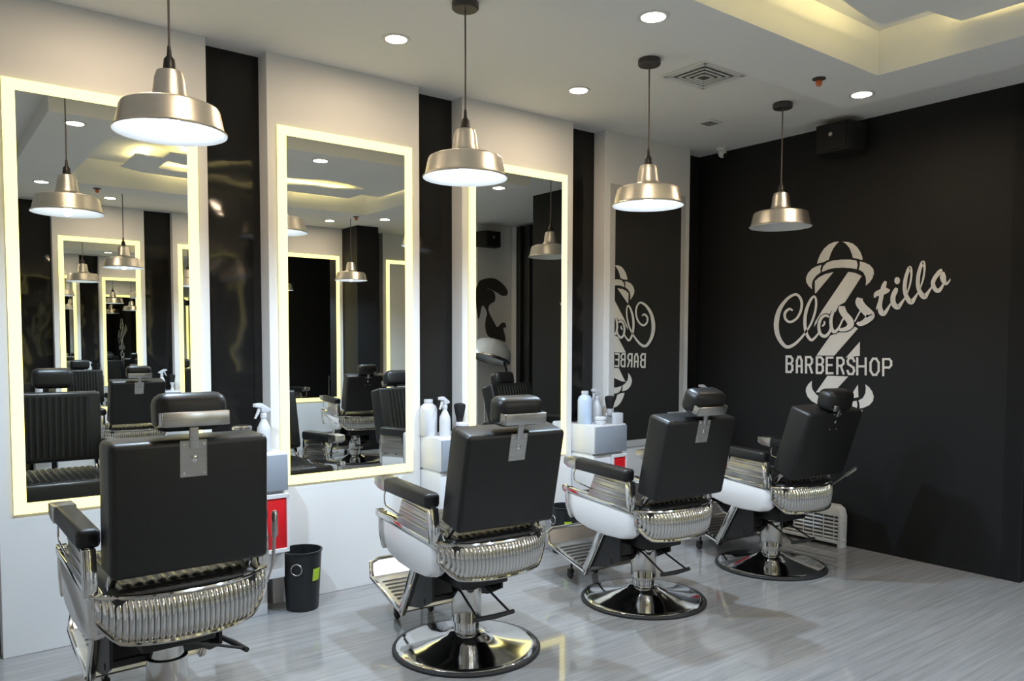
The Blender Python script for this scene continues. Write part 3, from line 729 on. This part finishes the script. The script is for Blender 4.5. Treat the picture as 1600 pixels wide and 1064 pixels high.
# first station
spray(1.505, 4.10, ZT, R(15), 'white spray bottle on the cabinet beside the first chair')
jar(1.385, 4.09, ZT, 'black jar with silver lid on the first cabinet', .048, .125, M_BIN, M_PEWTER)
# second station
bottle(2.585, 4.20, ZT, 'large white plastic bottle on the second cabinet by the lit mirror', .055, .225, M_OPAQUE)
spray(2.655, 4.12, ZT, R(20), 'white spray bottle standing between bottle and indigo jar', .95)
jar(2.765, 4.09, ZT, 'indigo jar with white lid on the second cabinet', .040, .06, M_INDIGO, M_OPAQUE)
brush(2.80, 4.17, ZT, 'black neck brush with pale handle behind the indigo jar', None, M_BRISTLE, M_RUBBER)
# third station
bottle(3.865, 4.15, ZT, 'large pale blue bottle on the third cabinet', .052, .235, M_BLUEB)
jar(3.935, 4.245, ZT, 'glass jar with white lid behind the cotton tub', .036, .10, M_GLASS, M_OPAQUE)
spray(4.02, 4.19, ZT, R(10), 'white spray bottle at the back of the third cabinet', .95)
jar(3.925, 4.05, ZT, 'small white tub in front of the pale blue bottle', .040, .035, M_OPAQUE, M_OPAQUE, 'tub', 'tub')
jar(4.015, 4.06, ZT, 'small clear jar of green items beside white box', .028, .055, M_GLASS, M_GLASS)
brush(4.085, 4.12, ZT, 'black bristled neck brush standing behind the white box')
t = thing('tissue_box', 'small white open box at the corner of the third cabinet', 'box', (4.068, 4.045, ZT))
MB().box((0, 0, .038), (.085, .075, .076), .004).obj('body', M_OPAQUE, t)
MB().box((0, 0, .077), (.05, .03, .004), .001).obj('slot', M_GREYLAM, t)
# corner station
spray(5.16, 4.12, ZT, R(-10), 'white spray bottle on the corner cabinet behind the third chair', .95)
jar(5.235, 4.10, ZT, 'white tub on the corner cabinet near the black wall', .03, .16, M_OPAQUE, M_OPAQUE, 'tub', 'tub')
# opposite stations
for i, x in enumerate(OX[1:4]):
    xx = x + .95
    spray(xx + .14, YOB + .20, ZT, R(190), 'white spray bottle on an opposite wall cabinet', 1.0, 'spray bottles of the opposite wall')
    brush(xx + .25, YOB + .22, ZT, 'white handled brush with black bristles on an opposite wall cabinet', 'brushes of the opposite wall')

# ================================================================= BINS, HEATER
def bin_(x, y, label, rz=0):
    t = thing('waste_bin', label, 'waste bin', (x, y, 0), rz)
    t.scale = (.94, .94, .95)
    part('bin_b', 'body', t, lambda b: b.lathe([(0, 0), (.088, 0), (.092, .004), (.112, .33), (.117, .333), (.117, .342), (.109, .342), (.088, .012), (0, .012)], 48), M_BIN)
    def ring(b):
        b.tube([(.113 * math.cos(-2.25) + .031 * math.cos(a) * math.sin(2.25), .113 * math.sin(-2.25) + .031 * math.cos(a) * math.cos(2.25), .250 + .031 * math.sin(a)) for a in [k * PI / 10 for k in range(20)]], .004, 8, closed=True)
    part('bin_r', 'ring_handle', t, ring, M_PEWTER)
    def lab(b):
        b.grid(lambda u, v: ((.1005 + .011 * v) * math.cos(-1.38 + .5 * u), (.1005 + .011 * v) * math.sin(-1.38 + .5 * u), .16 + .085 * v), 8, 2)
    part('bin_l', 'label_sticker', t, lab, M_GREEN)
bin_(1.698, 4.075, 'black waste bin with green sticker beside the first station cabinet')
bin_(3.62, 4.08, 'black waste bin with green sticker behind the third barber chair', R(-55))
t = thing('panel_heater', 'ivory panel heater with grey grille standing by the black wall', 'heater', (5.262, 3.25, 0))
b = MB()
b.prism([(-.30, .03), (-.30, .23), (-.285, .28), (-.25, .302), (.25, .302), (.285, .28), (.30, .23), (.30, .03), (.275, .03), (.275, .225), (-.275, .225), (-.275, .03)], -.04, .04, 'x', .003)
b.box((0, 0, .04), (.08, .56, .022), .003)
b.obj('casing', M_HEATER, t)
MB().box((0.01, 0, .13), (.02, .55, .19)).obj('dark_back', M_HEATDARK, t)
for k in range(6): MB().box((-.022, 0, .066 + k * .027), (.012, .55, .014), .003, 1, rot=(0, R(20), 0)).obj('slat', M_HEATER, t)
for k in range(7): MB().box((-.03, -.24 + k * .08, .135), (.006, .005, .19)).obj('rib', M_HEATER, t)
for s in (-1, 1): MB().box((0, s * .285, .016), (.075, .03, .034), .004).obj('foot', M_HEATER, t)
for z_ in (.19, .06): MB().lathe([(0, 0), (.008, 0), (.006, .012), (0, .012)], 12, M=Matrix.Translation((0, -.30, z_)) @ Matrix.Rotation(PI / 2, 4, 'X')).obj('side_knob', M_HEATER, t)
MB().lathe([(0, 0), (.02, 0), (.019, .003), (0, .004)], 24, M=Matrix.Translation((-.040, .02, .265)) @ Matrix.Rotation(-PI / 2, 4, 'Y') @ Matrix.Diagonal((.55, 1.5, 1, 1))).obj('badge', M_RED, t)

# ================================================================= MURAL SIDE (seen in the mirrors)
mu = thing('wall_mural_print', 'dark silhouette of a person in a wide hat on white wall', 'mural', (6.2, -.1, 0))
figure = [(-0.19, 2.22), (-0.16, 2.27), (-0.04, 2.31), (0.1, 2.31), (0.23, 2.24), (0.3, 2.16), (0.29, 2.1), (0.21, 2.09), (0.12, 2.13), (0.01, 2.17), (-0.05, 2.18), (0.05, 2.15), (0.09, 2.1), (0.09, 2.02), (0.05, 1.99), (0.0, 1.96), (-0.02, 1.9), (0.01, 1.83), (0.07, 1.74), (0.12, 1.67), (0.15, 1.68), (0.2, 1.72), (0.25, 1.73), (0.28, 1.67), (0.23, 1.65), (0.26, 1.55), (0.26, 1.47), (0.16, 1.5), (0.03, 1.52), (-0.04, 1.57), (-0.07, 1.67), (-0.06, 1.78), (-0.04, 1.85), (-0.09, 1.94), (-0.13, 1.93), (-0.15, 1.84), (-0.18, 1.77), (-0.2, 1.84), (-0.22, 2.01), (-0.22, 2.15)]
sm = [tuple(p)[:2] for p in catmull([(p[0], p[1], 0) for p in figure + figure[:1]], 4)][:-1]
MB().prism(sm, -.0005, .004, 'y').obj('silhouette', M_MURAL, mu, ang=20)
t = thing('hair_steamer', 'hair steamer with pale dome hood on black stand by the mural', 'hair steamer', (5.93, .27, 0))
b = MB(); b.lathe([(.27, 0), (.268, .06), (.24, .14), (.18, .20), (.10, .235), (0, .245)], 40, M=Matrix.Translation((0, 0, 1.27)) @ Matrix.Rotation(R(18), 4, 'Y'), cap=False)
b.obj('hood', M_BLUEWHITE, t)
MB().lathe([(.26, -.035), (.277, -.02), (.277, .0), (.26, .005)], 40, M=Matrix.Translation((0, 0, 1.27)) @ Matrix.Rotation(R(18), 4, 'Y'), cap=False).obj('hood_rim', M_PEWTER, t)
MB().tube([(.22, .02, 1.21), (.26, .02, 1.10), (.26, .02, .06)], .014, 12).obj('pole', M_BLACKMETAL, t)
for k in range(5):
    a = 2 * PI * k / 5
    MB().bar((.26, .02, .06), (.26 + .22 * math.cos(a), .02 + .22 * math.sin(a), .03), .025, .02).obj('foot', M_BLACKMETAL, t)
t = thing('tool_trolley', 'black tiered trolley standing under the steamer hood', 'trolley', (5.86, .62, 0))
for z_ in (.12, .45, .85): MB().box((0, 0, z_), (.34, .30, .03), .006).obj('tray', M_BLACKMETAL, t)
for sx in (-1, 1):
    for sy in (-1, 1): MB().tube([(sx * .155, sy * .135, .0), (sx * .155, sy * .135, .90)], .009, 10).obj('post', M_CHROME, t)
